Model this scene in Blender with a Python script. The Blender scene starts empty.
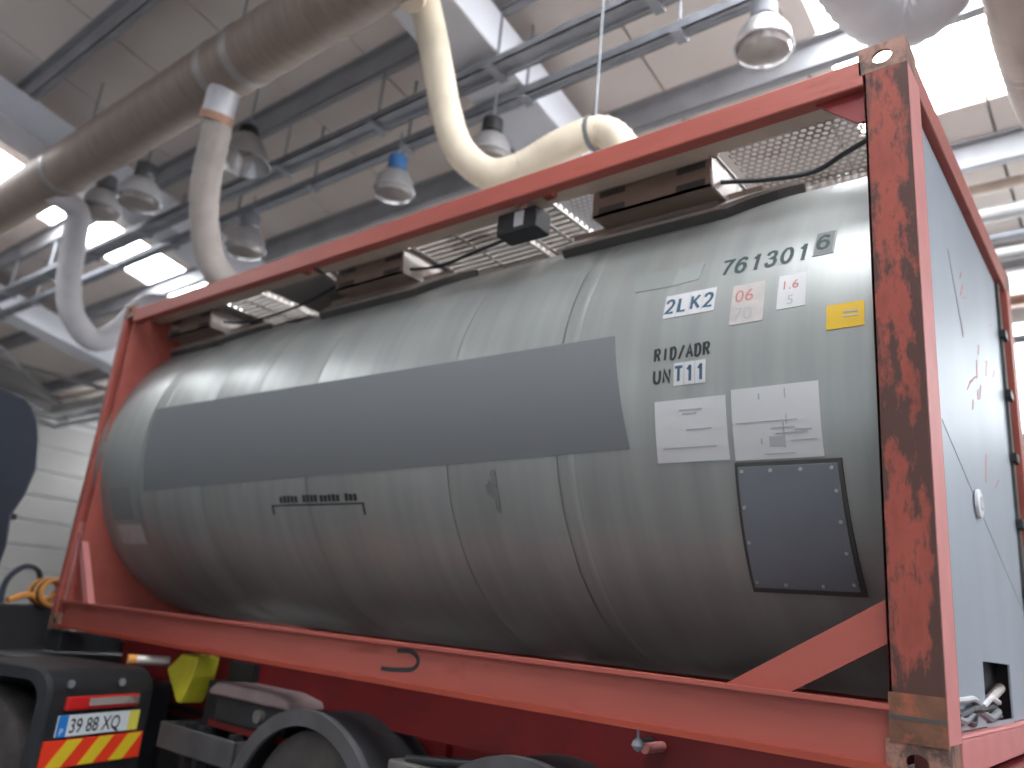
import bpy, bmesh, math, random
from mathutils import Vector, Matrix
random.seed(7)
S = bpy.context.scene
COL = S.collection
R = math.radians
pi = math.pi

# ------------------------------------------------------------------ camera
cam_d = bpy.data.cameras.new('camera')
cam = bpy.data.objects.new('camera', cam_d); COL.objects.link(cam)
yaw, pitch, roll = -0.6956, 0.2913, 0.0948
fw = Vector((math.sin(yaw)*math.cos(pitch), math.cos(yaw)*math.cos(pitch), math.sin(pitch)))
rt = fw.cross(Vector((0, 0, 1))).normalized(); up = rt.cross(fw)
r2 = rt*math.cos(roll) + up*math.sin(roll); u2 = -rt*math.sin(roll) + up*math.cos(roll)
cam.matrix_world = Matrix(((r2.x, u2.x, -fw.x, 0.5477), (r2.y, u2.y, -fw.y, -2.7685), (r2.z, u2.z, -fw.z, 1.5899), (0, 0, 0, 1)))
cam_d.sensor_width = 36; cam_d.lens = 36*799.3/1024
cam_d.clip_start = .05; cam_d.clip_end = 200
cam_d.dof.use_dof = True; cam_d.dof.focus_distance = 2.6; cam_d.dof.aperture_fstop = 1.4
S.camera = cam
# ------------------------------------------------------------------ world, light, exposure
S.view_settings.view_transform = 'Standard'; S.view_settings.look = 'None'
S.view_settings.gamma = 1; S.view_settings.use_curve_mapping = False
S.view_settings.exposure = 0.38
W = bpy.data.worlds.new('world'); S.world = W; W.use_nodes = True
bg = W.node_tree.nodes['Background']; bg.inputs[0].default_value = (.80, .90, 1, 1); bg.inputs[1].default_value = 1.0
SKY_EMIT = 15.0        # daylight coming through the translucent roof lights
WIN_EMIT = 7.0
def area(name, loc, rot, sx, sy, power, color):
    l = bpy.data.lights.new(name, 'AREA'); l.shape = 'RECTANGLE'; l.size = sx; l.size_y = sy; l.energy = power; l.color = color
    o = bpy.data.objects.new(name, l); COL.objects.link(o); o.location = loc; o.rotation_euler = rot; return o
# daylight entering through the two open hall gates (front side and right side)
area('gate_daylight_front', (-1.5, -12.8, 2.6), (R(90), 0, 0), 9.0, 4.6, 18, (.92, .95, 1))
area('gate_daylight_right', (11.8, -2.0, 2.6), (R(90), 0, R(90)), 7.0, 4.6, 42, (.86, .92, 1))

# ------------------------------------------------------------------ materials
def mat(name, col, rough=.6, metal=0., var=.12, scale=6., bump=0., dirt=None, dirt_amt=.5, dirt_scale=3., stretch=(1, 1, 1), emit=None, alpha=None, hazy=0):
    m = bpy.data.materials.new(name); m.use_nodes = True
    nt = m.node_tree; N = nt.nodes; L = nt.links; b = N['Principled BSDF']
    b.inputs['Roughness'].default_value = rough; b.inputs['Metallic'].default_value = metal
    c = (*col, 1)
    tc = N.new('ShaderNodeTexCoord'); mp = N.new('ShaderNodeMapping'); mp.inputs['Scale'].default_value = stretch
    L.new(tc.outputs['Object'], mp.inputs[0])
    nz = N.new('ShaderNodeTexNoise'); nz.inputs['Scale'].default_value = scale; nz.inputs['Detail'].default_value = 5
    L.new(mp.outputs[0], nz.inputs[0])
    rp = N.new('ShaderNodeValToRGB'); rp.color_ramp.elements[0].position = .3; rp.color_ramp.elements[1].position = .7
    rp.color_ramp.elements[0].color = tuple(x*(1-var) for x in col)+(1,); rp.color_ramp.elements[1].color = tuple(min(1, x*(1+var)) for x in col)+(1,)
    L.new(nz.outputs[0], rp.inputs[0]); out = rp.outputs[0]
    if dirt:
        n2 = N.new('ShaderNodeTexNoise'); n2.inputs['Scale'].default_value = dirt_scale; n2.inputs['Detail'].default_value = 8; n2.inputs['Roughness'].default_value = .65
        L.new(mp.outputs[0], n2.inputs[0])
        r3 = N.new('ShaderNodeValToRGB'); t = 1-dirt_amt
        r3.color_ramp.elements[0].position = max(0, .25+.5*t-.04); r3.color_ramp.elements[1].position = min(1, .25+.5*t+.06)
        r3.color_ramp.elements[0].color = (0, 0, 0, 1); r3.color_ramp.elements[1].color = (1, 1, 1, 1)
        L.new(n2.outputs[0], r3.inputs[0])
        mx = N.new('ShaderNodeMixRGB'); L.new(r3.outputs[0], mx.inputs[0]); L.new(out, mx.inputs[1]); mx.inputs[2].default_value = (*dirt, 1); out = mx.outputs[0]
    L.new(out, b.inputs['Base Color'])
    if bump:
        bp = N.new('ShaderNodeBump'); bp.inputs['Strength'].default_value = bump; bp.inputs['Distance'].default_value = .01
        L.new(nz.outputs[0], bp.inputs['Height']); L.new(bp.outputs[0], b.inputs['Normal'])
    if emit:
        b.inputs['Emission Color'].default_value = (*emit[0], 1); b.inputs['Emission Strength'].default_value = emit[1]
    return m
M = {}
M['red'] = mat('faded_red_frame_paint', (.37, .083, .062), .55, var=.10, scale=3, dirt=(.30, .06, .04), dirt_amt=.28, stretch=(.5, 2, 2))
M['pink'] = mat('pink_red_paint', (.60, .22, .21), .6, var=.08, scale=5)  # paler, pinker tone than the frame red
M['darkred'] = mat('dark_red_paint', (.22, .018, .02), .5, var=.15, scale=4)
M['chassis'] = mat('trailer_red_paint', (.17, .007, .008), .5, var=.25, scale=2.5)
M['orange_red'] = mat('orange_red_flange_paint', (.33, .05, .025), .5, var=.1)
M['rust'] = mat('chipped_red_paint_over_rust', (.31, .065, .045), .8, var=.28, scale=9, bump=.4, dirt=(.075, .032, .025), dirt_amt=.42, dirt_scale=9, stretch=(1.5, 1.5, .55))
def rust_mat():
    m = M['rust']; nt = m.node_tree; N = nt.nodes; L = nt.links
    mx = [n for n in N if n.type == 'MIX_RGB'][0]; ramp = mx.inputs[0].links[0].from_node; src = ramp.inputs[0].links[0].from_socket
    tc = N.new('ShaderNodeTexCoord'); sp = N.new('ShaderNodeSeparateXYZ'); L.new(tc.outputs['Object'], sp.inputs[0])
    def mth(op, a, b=None):
        n = N.new('ShaderNodeMath'); n.operation = op
        for i, q in enumerate((a, b)):
            if q is None: continue
            if isinstance(q, (int, float)): n.inputs[i].default_value = q
            else: L.new(q, n.inputs[i])
        return n.outputs[0]
    ex = mth('POWER', mth('ABSOLUTE', mth('DIVIDE', mth('ADD', sp.outputs[0], .083), .085)), 3.0)   # bare steel along both edges
    zz = mth('MULTIPLY', mth('MAXIMUM', mth('SUBTRACT', 1.0, mth('DIVIDE', mth('ABSOLUTE', mth('SUBTRACT', sp.outputs[2], 2.38)), .38)), 0.0), .10)
    zl = mth('MULTIPLY', mth('MAXIMUM', mth('SUBTRACT', 1.62, sp.outputs[2]), 0.0), .9)
    tot = mth('ADD', mth('ADD', src, mth('MULTIPLY', ex, .17)), mth('ADD', zz, zl))
    L.new(tot, ramp.inputs[0])
rust_mat()
M['rust_metal'] = mat('dark_rusty_metal', (.16, .07, .04), .8, var=.4, scale=12, bump=.4, dirt=(.35, .09, .05), dirt_amt=.4, dirt_scale=7)
M['casting'] = mat('weathered_corner_casting', (.30, .15, .11), .7, var=.3, scale=10, bump=.4, dirt=(.09, .05, .04), dirt_amt=.5, dirt_scale=8)
M['grey_mask'] = mat('plain_grey_band_paint', (.155, .16, .168), .85, var=.0)
M['pale_mask'] = mat('pale_grey_patch_paint', (.22, .232, .222), .8, var=.0)
M['pale_mask2'] = mat('lighter_grey_patch_paint', (.26, .275, .265), .8, var=.0)
M['label'] = mat('white_decal', (.56, .55, .56), .6, var=.05, scale=3)
M['pinklabel'] = mat('washed_out_pink_decal', (.45, .41, .39), .7, var=.1, scale=20)
M['yellow'] = mat('yellow_decal', (.62, .38, .02), .5, var=.06)
M['ink'] = mat('dark_green_grey_lettering', (.025, .05, .05), .6, var=.0)
M['ink_black'] = mat('black_lettering', (.02, .022, .025), .6, var=.0)
M['ink_blue'] = mat('blue_black_lettering', (.03, .08, .13), .6, var=.0)
M['ink_red'] = mat('faded_red_lettering', (.45, .16, .14), .6, var=.0)
M['ink_faint'] = mat('faint_grey_print', (.36, .36, .38), .7, var=.0)
M['hatch'] = mat('grey_access_panel_paint', (.17, .18, .21), .6, var=.08, scale=4)
M['hatch_edge'] = mat('dark_panel_gasket', (.07, .065, .06), .7)
M['screw'] = mat('zinc_screw', (.5, .5, .5), .4, .6)
M['alu'] = mat('dusty_aluminium', (.58, .53, .50), .42, .5, var=.12, scale=6, dirt=(.30, .25, .22), dirt_amt=.4)
M['alu_dark'] = mat('dull_aluminium_plate', (.36, .33, .32), .5, .4, var=.1)
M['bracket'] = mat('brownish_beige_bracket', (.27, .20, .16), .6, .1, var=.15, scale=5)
M['bracket_lit'] = mat('lit_beige_bracket_flange', (.58, .46, .38), .5, .1, var=.1)  # lit tone of the bracket put into the flange colour; plain beige elsewhere
M['channel'] = mat('taupe_sheet_metal', (.42, .36, .335), .4, .4, var=.12)
M['black'] = mat('black_plastic', (.016, .017, .02), .5, var=.2)
M['black_dusty'] = mat('dusty_black_plastic', (.022, .023, .027), .6, var=.3, scale=5)
M['dust_grey'] = mat('dust_covered_grey_plastic', (.075, .07, .075), .8, var=.2, scale=5)
M['pink_dust'] = mat('pinkish_dust_lid', (.26, .19, .19), .8, var=.2, scale=5)
M['cable'] = mat('black_cable_rubber', (.02, .022, .028), .45)
M['tyre'] = mat('dusty_tyre_rubber', (.075, .066, .062), .85, var=.25, scale=8, bump=.3)
M['rim'] = mat('dirty_steel_rim', (.18, .17, .16), .6, .3)
M['white_gl'] = mat('white_enamel', (.75, .76, .78), .35, var=.04)
M['sheet'] = mat('pale_blue_grey_end_sheet', (.34, .385, .44), .45, .15, var=.07, scale=2, stretch=(1, 1, .5))
M['roof'] = mat('cream_roof_sheet', (.82, .74, .69), .8, var=.05, scale=1.2)
M['roof_rib'] = mat('grey_roof_joint', (.30, .29, .29), .8, var=.05)
M['purlin'] = mat('grey_galvanised_purlin', (.34, .34, .36), .6, .2, var=.12, scale=3)
M['rafter'] = mat('pale_concrete_rafter', (.74, .75, .81), .8, var=.06, scale=2)
M['tray'] = mat('dusty_galvanised_tray', (.27, .28, .31), .6, .3, var=.2, scale=5)
M['wall'] = mat('pale_wall_cladding', (.36, .35, .34), .8, var=.05, scale=1)
M['door'] = mat('off_white_door_panel', (.30, .29, .28), .55, var=.04, scale=1)
M['concrete'] = mat('grey_concrete_floor', (.17, .16, .155), .8, var=.2, scale=1.5, bump=.1)
M['steel_beam'] = mat('light_grey_steel', (.50, .50, .50), .6, .2, var=.08)
M['duct'] = mat('brown_grey_duct', (.29, .225, .19), .6, .2, var=.14, scale=4, stretch=(5, 1, 1))
M['collar'] = mat('bright_galvanised_collar', (.58, .57, .60), .4, .5, var=.15)
M['clamp'] = mat('copper_brown_hose_clamp', (.42, .24, .17), .5, .3)
M['hose_cream'] = mat('cream_ribbed_hose', (.74, .64, .50), .65, var=.10, scale=5)
M['hose_grey'] = mat('dusty_beige_grey_hose', (.43, .38, .35), .7, var=.12, scale=5)
M['hose_pale'] = mat('pale_grey_hose', (.52, .50, .52), .7, var=.10, scale=4)
M['hose_brown'] = mat('brownish_hose', (.46, .39, .35), .7, var=.12, scale=4)
M['lamp_alu'] = mat('brushed_reflector_aluminium', (.52, .51, .52), .35, .7, var=.15)
M['lamp_glass'] = mat('milky_lamp_glass', (.30, .27, .26), .2, .2, var=.15)
M['lamp_blue'] = mat('blue_lamp_head', (.04, .14, .34), .45)
M['sky'] = mat('translucent_roof_light', (.9, .95, 1), .5, emit=((.93, .97, 1), SKY_EMIT))
M['window'] = mat('bright_window_pane', (.9, .95, 1), .4, emit=((.92, .97, 1), WIN_EMIT))
M['orange'] = mat('orange_coiled_hose', (.70, .30, .06), .5)
M['tail_red'] = mat('red_tail_lamp', (.55, .02, .02), .3)
M['plate_white'] = mat('white_number_plate', (.72, .76, .80), .4, var=.02)
M['plate_blue'] = mat('blue_plate_band', (.02, .20, .60), .4, var=.02)
M['plate_yellow'] = mat('yellow_plate_band', (.75, .66, .10), .4, var=.02)
M['hazard_red'] = mat('reflective_red', (.85, .05, .02), .4, var=.02)
M['hazard_yellow'] = mat('reflective_yellow', (.75, .55, .03), .4, var=.02)
M['chock'] = mat('yellow_chock_plastic', (.55, .50, .03), .55, var=.12, scale=6)
M['cab_blue'] = mat('dark_blue_black_cab_panel', (.028, .036, .055), .45, var=.1)
M['deflector_light'] = mat('orange_white_marker', (.85, .8, .75), .3)

# tank cladding: satin grey, faint vertical streaks
def tank_mat():
    m = bpy.data.materials.new('satin_grey_tank_cladding'); m.use_nodes = True
    nt = m.node_tree; N = nt.nodes; L = nt.links; b = N['Principled BSDF']
    b.inputs['Metallic'].default_value = .25; b.inputs['Roughness'].default_value = .38
    tc = N.new('ShaderNodeTexCoord')
    mp = N.new('ShaderNodeMapping'); mp.inputs['Scale'].default_value = (7, .5, .5); L.new(tc.outputs['Object'], mp.inputs[0])
    n1 = N.new('ShaderNodeTexNoise'); n1.inputs['Scale'].default_value = 1.6; n1.inputs['Detail'].default_value = 6; L.new(mp.outputs[0], n1.inputs[0])
    rp = N.new('ShaderNodeValToRGB'); e = rp.color_ramp.elements
    e[0].position = .3; e[0].color = (.28, .29, .285, 1); e[1].position = .7; e[1].color = (.345, .355, .34, 1)
    L.new(n1.outputs[0], rp.inputs[0])
    n2 = N.new('ShaderNodeTexNoise'); n2.inputs['Scale'].default_value = 1.3; n2.inputs['Detail'].default_value = 7; L.new(tc.outputs['Object'], n2.inputs[0])
    r2_ = N.new('ShaderNodeValToRGB'); r2_.color_ramp.elements[0].position = .55; r2_.color_ramp.elements[1].position = .75
    r2_.color_ramp.elements[0].color = (0, 0, 0, 1); r2_.color_ramp.elements[1].color = (.30, .30, .30, 1)
    L.new(n2.outputs[0], r2_.inputs[0])
    mx = N.new('ShaderNodeMixRGB'); L.new(r2_.outputs[0], mx.inputs[0]); L.new(rp.outputs[0], mx.inputs[1]); mx.inputs[2].default_value = (.33, .29, .25, 1)
    L.new(mx.outputs[0], b.inputs['Base Color'])
    bp = N.new('ShaderNodeBump'); bp.inputs['Strength'].default_value = .06; bp.inputs['Distance'].default_value = .01
    L.new(n1.outputs[0], bp.inputs['Height']); L.new(bp.outputs[0], b.inputs['Normal'])
    return m
M['tank'] = tank_mat()

# ------------------------------------------------------------------ mesh helpers
class MB:
    def __init__(s): s.bm = bmesh.new()
    def box(s, a, b):
        x0, y0, z0 = [min(p, q) for p, q in zip(a, b)]; x1, y1, z1 = [max(p, q) for p, q in zip(a, b)]
        v = [s.bm.verts.new(p) for p in ((x0, y0, z0), (x1, y0, z0), (x1, y1, z0), (x0, y1, z0), (x0, y0, z1), (x1, y0, z1), (x1, y1, z1), (x0, y1, z1))]
        for f in ((0, 3, 2, 1), (4, 5, 6, 7), (0, 1, 5, 4), (1, 2, 6, 5), (2, 3, 7, 6), (3, 0, 4, 7)): s.bm.faces.new([v[i] for i in f])
        return s
    def prism(s, pts, vec):
        vec = Vector(vec); a = [s.bm.verts.new(p) for p in pts]; b = [s.bm.verts.new(Vector(p)+vec) for p in pts]; n = len(pts)
        s.bm.faces.new(a[::-1]); s.bm.faces.new(b)
        for i in range(n): s.bm.faces.new((a[i], a[(i+1) % n], b[(i+1) % n], b[i]))
        return s
    def sweep(s, path, sec, closed=True, cap=True):
        """sec(i,t)-> ring of points"""
        rings = [[s.bm.verts.new(p) for p in r] for r in path]
        n = len(rings[0])
        for i in range(len(rings)-1):
            for j in range(n if closed else n-1):
                k = (j+1) % n; s.bm.faces.new((rings[i][j], rings[i][k], rings[i+1][k], rings[i+1][j]))
        if cap and closed: s.bm.faces.new(rings[0][::-1]); s.bm.faces.new(rings[-1])
        return s
    def tube(s, pts, r, n=12, ribs=0, ramp=.06, cap=True):
        pts = [Vector(p) for p in pts]
        rings = []; prev = None; d = 0
        for i, p in enumerate(pts):
            t = (pts[min(i+1, len(pts)-1)] - pts[max(i-1, 0)]).normalized()
            if prev is None:
                a = t.orthogonal().normalized()
            else: a = (prev - t*prev.dot(t)).normalized()
            prev = a; b = t.cross(a)
            rr = r(i/(len(pts)-1)) if callable(r) else r
            if ribs and i % 2: rr *= (1-ramp)
            rings.append([p + a*rr*math.cos(2*pi*k/n) + b*rr*math.sin(2*pi*k/n) for k in range(n)])
        return s.sweep(rings, None, True, cap)
    def cyl(s, a, b, r, n=16, r2=None):
        return s.tube([a, b], (lambda t: r+(r2-r)*t) if r2 is not None else r, n)
    def lathe(s, prof, c=(0, 0, 0), axis='Z', n=24, cap=False):
        rings = []
        for (r, h) in prof:
            ring = []
            for k in range(n):
                a = 2*pi*k/n; x, y = r*math.cos(a), r*math.sin(a)
                p = (x, y, h) if axis == 'Z' else ((x, h, y) if axis == 'Y' else (h, x, y))
                ring.append(Vector(c)+Vector(p))
            rings.append(ring)
        return s.sweep(rings, None, True, cap)
    def build(s, name, m, parent=None, smooth=False, bevel=0, **props):
        bmesh.ops.recalc_face_normals(s.bm, faces=s.bm.faces)
        me = bpy.data.meshes.new(name); s.bm.to_mesh(me); s.bm.free()
        o = bpy.data.objects.new(name, me); COL.objects.link(o)
        me.materials.append(m if not isinstance(m, str) else M[m])
        if smooth:
            for p in me.polygons: p.use_smooth = True
            try: me.set_sharp_from_angle(angle=R(35))
            except Exception: pass
        if bevel:
            md = o.modifiers.new('bevel', 'BEVEL'); md.width = bevel; md.segments = 2; md.limit_method = 'ANGLE'
        if parent is not None: o.parent = parent
        for k, v in props.items(): o[k] = v
        return o
def rebase(o, loc):
    """put a mesh object's origin at loc"""
    o.data.transform(Matrix.Translation(-Vector(loc))); o.location = loc; return o
def tag(o, label, cat, group=None):
    o['label'] = label; o['category'] = cat
    if group: o['group'] = group
    return o
def empty(name, label, cat, loc=(0, 0, 0), rz=0, group=None):
    o = bpy.data.objects.new(name, None); COL.objects.link(o); o.location = loc; o.rotation_euler = (0, 0, rz)
    return tag(o, label, cat, group)
def keep(root, objs):
    """children modelled in world coordinates, re-based on a thing that stands at its own place (no rotation)"""
    for o in objs:
        if o.parent is root: o.location = Vector(o.location) - root.location
def struct(o): o['kind'] = 'structure'; return o
def curve(pts, n=10):
    P = [Vector(p) for p in pts]; P = [P[0]*2-P[1]]+P+[P[-1]*2-P[-2]]; out = []
    for i in range(1, len(P)-2):
        for k in range(n):
            t = k/n; a, b, c, d = P[i-1], P[i], P[i+1], P[i+2]
            out.append(.5*((2*b)+(c-a)*t+(2*a-5*b+4*c-d)*t*t+(3*b-a-3*c+d)*t**3))
    out.append(P[-2]); return out
def resample(pts, step):
    out = [pts[0]]; acc = 0
    for a, b in zip(pts, pts[1:]):
        L = (b-a).length; d = step-acc
        while d <= L: out.append(a+(b-a)*(d/L)); d += step
        acc = (acc+L) % step
    return out

# ================================================================== THE HALL
X0, X1, Y0, Y1 = -20., 12., -13., 7.25
YR = -4.0                                     # ridge line
def roofz(y): return 7.0-.2*y if y >= YR else 7.8-.2*(YR-y)
struct(MB().box((X0, Y0, -.15), (X1, Y1, 0)).build('floor', 'concrete'))
# walls
w = MB().box((X0, Y1, 0), (X1, Y1+.2, 4.1)).box((X0, Y1, 5.38), (X1, Y1+.2, 5.75))
k = X0
while k < X1:
    w.box((k, Y1, 4.1), (k+.12, Y1+.2, 5.38)); k += 2.0
struct(w.build('wall_back', 'wall'))
wb = bpy.data.objects['wall_back']
for i, x in enumerate([X0+2*j for j in range(16)]):
    wf = struct(MB().box((x+.12, Y1+.05, 4.1), (x+1.06, Y1+.10, 5.38)).box((x+1.1, Y1+.05, 4.1), (x+2.0, Y1+.10, 5.38)).build('window_%d' % (i+1), 'window'))
w = MB()
w.prism([(X0, Y0, 0), (X0, 2.2, 0), (X0, 2.2, 5.3), (X0, 6.4, 5.3), (X0, 6.4, 0), (X0, Y1, 0), (X0, Y1, roofz(Y1)), (X0, YR, roofz(YR)), (X0, Y0, roofz(Y0))], (-.2, 0, 0))
struct(w.build('wall_left', 'wall'))
w = MB()   # right end wall with open gate
w.prism([(X1, -5.5, 4.9), (X1, 1.5, 4.9), (X1, 1.5, 0), (X1, Y1, 0), (X1, Y1, roofz(Y1)), (X1, YR, roofz(YR)), (X1, Y0, roofz(Y0)), (X1, Y0, 0), (X1, -5.5, 0)], (.2, 0, 0))
struct(w.build('wall_right', 'wall'))
w = MB()
w.box((X0, Y0-.2, 0), (-6, Y0, 6)).box((3, Y0-.2, 0), (X1, Y0, 6)).box((-6, Y0-.2, 4.9), (3, Y0, 6))
struct(w.build('wall_front', 'wall'))
# sectional door in the left end wall
d = struct(MB().box((X0-.12, 2.2, 0), (X0-.16, 6.4, 5.3)).build('door_1', 'steel_beam'))
k = 0
for i in range(9):
    z = i*.58
    for j in range(1):
        o = MB().box((X0-.12, 2.22, z+.012), (X0-.06, 6.38, z+.568)).build('door_panel', 'door', d, bevel=.012)
struct(MB().box((X0+.02, 1.9, 5.32), (X0+.35, 7.0, 5.62)).build('trim_1', 'steel_beam'))

# ceiling: outer sheet, ribbed inner panels one by one, purlins, rafters
c = MB()
c.prism([(X0-.2, Y0, roofz(Y0)+.1), (X0-.2, YR, roofz(YR)+.1), (X0-.2, Y1, roofz(Y1)+.1), (X0-.2, Y1, roofz(Y1)+.2), (X0-.2, YR, roofz(YR)+.2), (X0-.2, Y0, roofz(Y0)+.2)], (X1-X0+.4, 0, 0))
ceil = struct(c.build('ceiling', 'roof_rib'))
def rpanel(xa, xb, ya, yb, name, m, parent, th=.07, dz=0):
    return MB().prism([(xa, ya, roofz(ya)+dz), (xa, yb, roofz(yb)+dz), (xa, yb, roofz(yb)+th), (xa, ya, roofz(ya)+th)], (xb-xa, 0, 0)).build(name, m, parent)
sky_cols = {-12.2: (-12.15, -10.75), -1.4: (-1.2, -.2), -.2: (-.2, 1.0), 5.8: (5.8, 7.0), -18.2+0: None}
k = 0; xs = [-19.4+1.2*i for i in range(27)]
nwin = 17
for xa in xs:
    xb = min(xa+1.2, X1)
    if xa < X0: xa = X0
    key = None
    for q in (-12.2, -1.4, -.2, 5.8):
        if abs(q-xa) < .05: key = q
    if key is not None:
        a, b = sky_cols[key]
        if a > xa: rpanel(xa+.012, a, YR, 4.0, 'roof_panel', 'roof', ceil)
        for (ya, yb) in (((YR+.3, 4.0), (Y0+1.0, YR-.3)) if key in (-12.2, 5.8) else ((YR+.3, 4.0),)):
            struct(rpanel(a+.02, b-.02, ya, yb, 'window_%d' % nwin, 'sky', None, .03, .02)); nwin += 1
        rpanel(xa+.012, xb-.012, 4.02, Y1, 'roof_panel', 'roof', ceil)
    else:
        rpanel(xa+.012, xb-.012, YR, 1.9, 'roof_panel', 'roof', ceil)
        rpanel(xa+.012, xb-.012, 1.915, Y1, 'roof_panel', 'roof', ceil)
        rpanel(xa+.012, xb-.012, Y0, YR, 'roof_panel', 'roof', ceil)
rpanel(X0, -19.41, YR, Y1, 'roof_panel', 'roof', ceil)
for y in [-.38+1.62*i for i in range(-7, 5)]:
    z = roofz(y)
    for (a, b) in ((X0, X1),):
        # Z purlin: top flange, web, bottom flange
        MB().box((a, y-.075, z-.012), (b, y+.005, z)).box((a, y-.01, z-.24), (b, y+.01, z)).box((a, y-.005, z-.24), (b, y+.08, z-.225)).build('purlin', 'purlin', ceil)
for xr in (-15.1, -9.25, -3.6, 2.1, 7.8):
    w = .29
    MB().prism([(xr-w, Y0, roofz(Y0)-.24), (xr-w, YR, roofz(YR)-.24), (xr-w, Y1, roofz(Y1)-.24), (xr-w, Y1, roofz(Y1)-.62), (xr-w, YR, roofz(YR)-.66), (xr-w, Y0, roofz(Y0)-.62)], (2*w, 0, 0)).build('rafter', 'rafter', ceil, bevel=.02)
    MB().box((xr-.25, Y1-.4, 0), (xr+.25, Y1, roofz(Y1)-.6)).build('column', 'rafter', bpy.data.objects['wall_back'])
# wind bracing rods in the last bay
for (a, b) in (((-15.4, .8, 6.2), (-19.8, 5.2, 5.4)), ((-15.4, 5.4, 5.3), (-19.8, .8, 6.3)), ((-15.4, -3, 6.9), (-19.8, .8, 6.2))):
    MB().cyl(a, b, .045, 8).build('bracing_rod', 'purlin', ceil)
MB().box((X0, 4.6, 5.35), (-15.2, 4.8, 5.55)).build('eave_beam', 'steel_beam', ceil)

# ================================================================== VENTILATION DUCT
DY, DZ, DR = .06, 6.0, .265
duct = empty('ventilation_duct', 'thick brown-grey round ventilation duct running under the roof', 'duct', (-8, DY, DZ))
parts = []
n = 380; path = []
for i in range(n+1):
    x = -19.5+31*i/n; path.append((x, DY, DZ))
parts.append(MB().tube(path, DR, 28, ribs=1, ramp=.018).build('duct_pipe', 'duct', duct, smooth=True))
for x in (-5.05, -5.45, -8.6, -11.0, -14.5, -2.3, .2):
    parts.append(MB().cyl((x-.045, DY, DZ), (x+.045, DY, DZ), DR+.006, 28).build('duct_band', 'alu_dark', duct, smooth=True))
for x in (-5.3, -8.2, -11.5, -2.0, 1.5):
    parts.append(MB().cyl((x, DY, DZ+DR), (x, DY, roofz(DY)), .01, 6).build('hanger_rod', 'purlin', duct))
keep(duct, parts)

# ================================================================== HANGING CABLE TRAYS
def cable_tray(y, z, wdt, hgt, label, xa=-19, xb=11):
    t = empty('cable_tray', label, 'cable tray', (-6, y, z)); ps = []
    ps.append(MB().box((xa, y-wdt/2, z), (xb, y-wdt/2+.012, z+hgt)).box((xa, y-wdt/2, z), (xb, y-wdt/2+.05, z+.012)).build('side_rail', 'tray', t))
    ps.append(MB().box((xa, y+wdt/2-.012, z), (xb, y+wdt/2, z+hgt)).box((xa, y+wdt/2-.05, z), (xb, y+wdt/2, z+.012)).build('side_rail', 'tray', t))
    rb = MB().box((xa, y-wdt/2+.05, z+.012), (xb, y+wdt/2-.05, z+.02)); ps.append(rb.build('tray_bottom', 'tray', t))
    cb = MB()
    for j in range(3): cb.tube([(xa+.5*i, y-wdt/4+wdt/4*j+.01*math.sin(i*1.3+j), z+.045) for i in range(int((xb-xa)*2))], .014, 6)
    ps.append(cb.build('cable', 'cable', t))
    x = xa+1.2
    while x < xb:
        ps.append(MB().cyl((x, y, z+.03), (x, y, roofz(y)-.0), .012, 6).build('hanger_rod', 'tray', t))
        ps.append(MB().box((x-.04, y-wdt/2-.02, z-.02), (x+.04, y+wdt/2+.02, z)).build('hanger_clamp', 'tray', t))
        x += 1.45
    keep(t, ps); return t
cable_tray(1.26, 5.9, .19, .075, 'wide galvanised cable tray hung nearer the round duct')
cable_tray(1.66, 5.9, .11, .09, 'narrow galvanised cable tray hung farther from the round duct')

# ================================================================== HANGING LAMPS
def lamp(loc, label, kind, scale=1., tilt=(0, 0), rod_to=None, m='lamp_alu'):
    t = empty('hanging_lamp', label, 'lamp', loc, 0, None)
    s = scale
    if kind == 'bell':
        MB().lathe([(.06*s, .30*s), (.10*s, .27*s), (.11*s, .20*s), (.105*s, .17*s)], n=20, cap=True).build('lamp_cap', 'black', t, smooth=True)
        MB().lathe([(.09*s, .19*s), (.15*s, .14*s), (.24*s, -.02*s), (.30*s, -.16*s), (.295*s, -.165*s), (.235*s, -.02*s), (.14*s, .13*s), (.085*s, .17*s)], n=28).build('reflector', m, t, smooth=True)
        MB().lathe([(.001, -.07*s), (.05*s, -.06*s), (.075*s, 0), (.06*s, .08*s), (.03*s, .14*s)], n=14).build('bulb', 'lamp_glass', t, smooth=True)
    else:
        MB().lathe([(.05*s, .33*s), (.085*s, .31*s), (.09*s, .19*s), (.06*s, .16*s)], n=18, cap=True).build('lamp_head', kind, t, smooth=True)
        MB().lathe([(.055*s, .17*s), (.12*s, .14*s), (.17*s, .06*s), (.185*s, -.04*s), (.18*s, -.045*s), (.16*s, .05*s), (.11*s, .13*s), (.05*s, .16*s)], n=26).build('reflector', m, t, smooth=True)
        MB().lathe([(.18*s, -.04*s), (.165*s, -.09*s), (.10*s, -.125*s), (.001, -.135*s)], n=24).build('lamp_glass', 'lamp_glass', t, smooth=True)
        MB().lathe([(.186*s, -.05*s), (.196*s, -.04*s), (.186*s, -.03*s)], n=24).build('rim_ring', 'collar', t, smooth=True)
    h = (rod_to - loc[2]) if rod_to else .5
    MB().cyl((0, 0, .3*s), (0, 0, h), .01, 6).build('hanger_rod', 'tray', t)
    return t
lamp((-6.36, .9, 5.98), 'bell-shaped grey lamp with black cap beside the beige-grey drop hose', 'bell', .95, rod_to=6.75)
lamp((-4.6, 1.45, 5.32), 'round lamp with bright blue head under the cable trays', 'lamp_blue', 1.0, rod_to=5.9)
lamp((-3.45, 1.45, 5.30), 'dusty lamp with black head right of the large cream hose', 'black_dusty', 1.0, rod_to=5.9)
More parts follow.
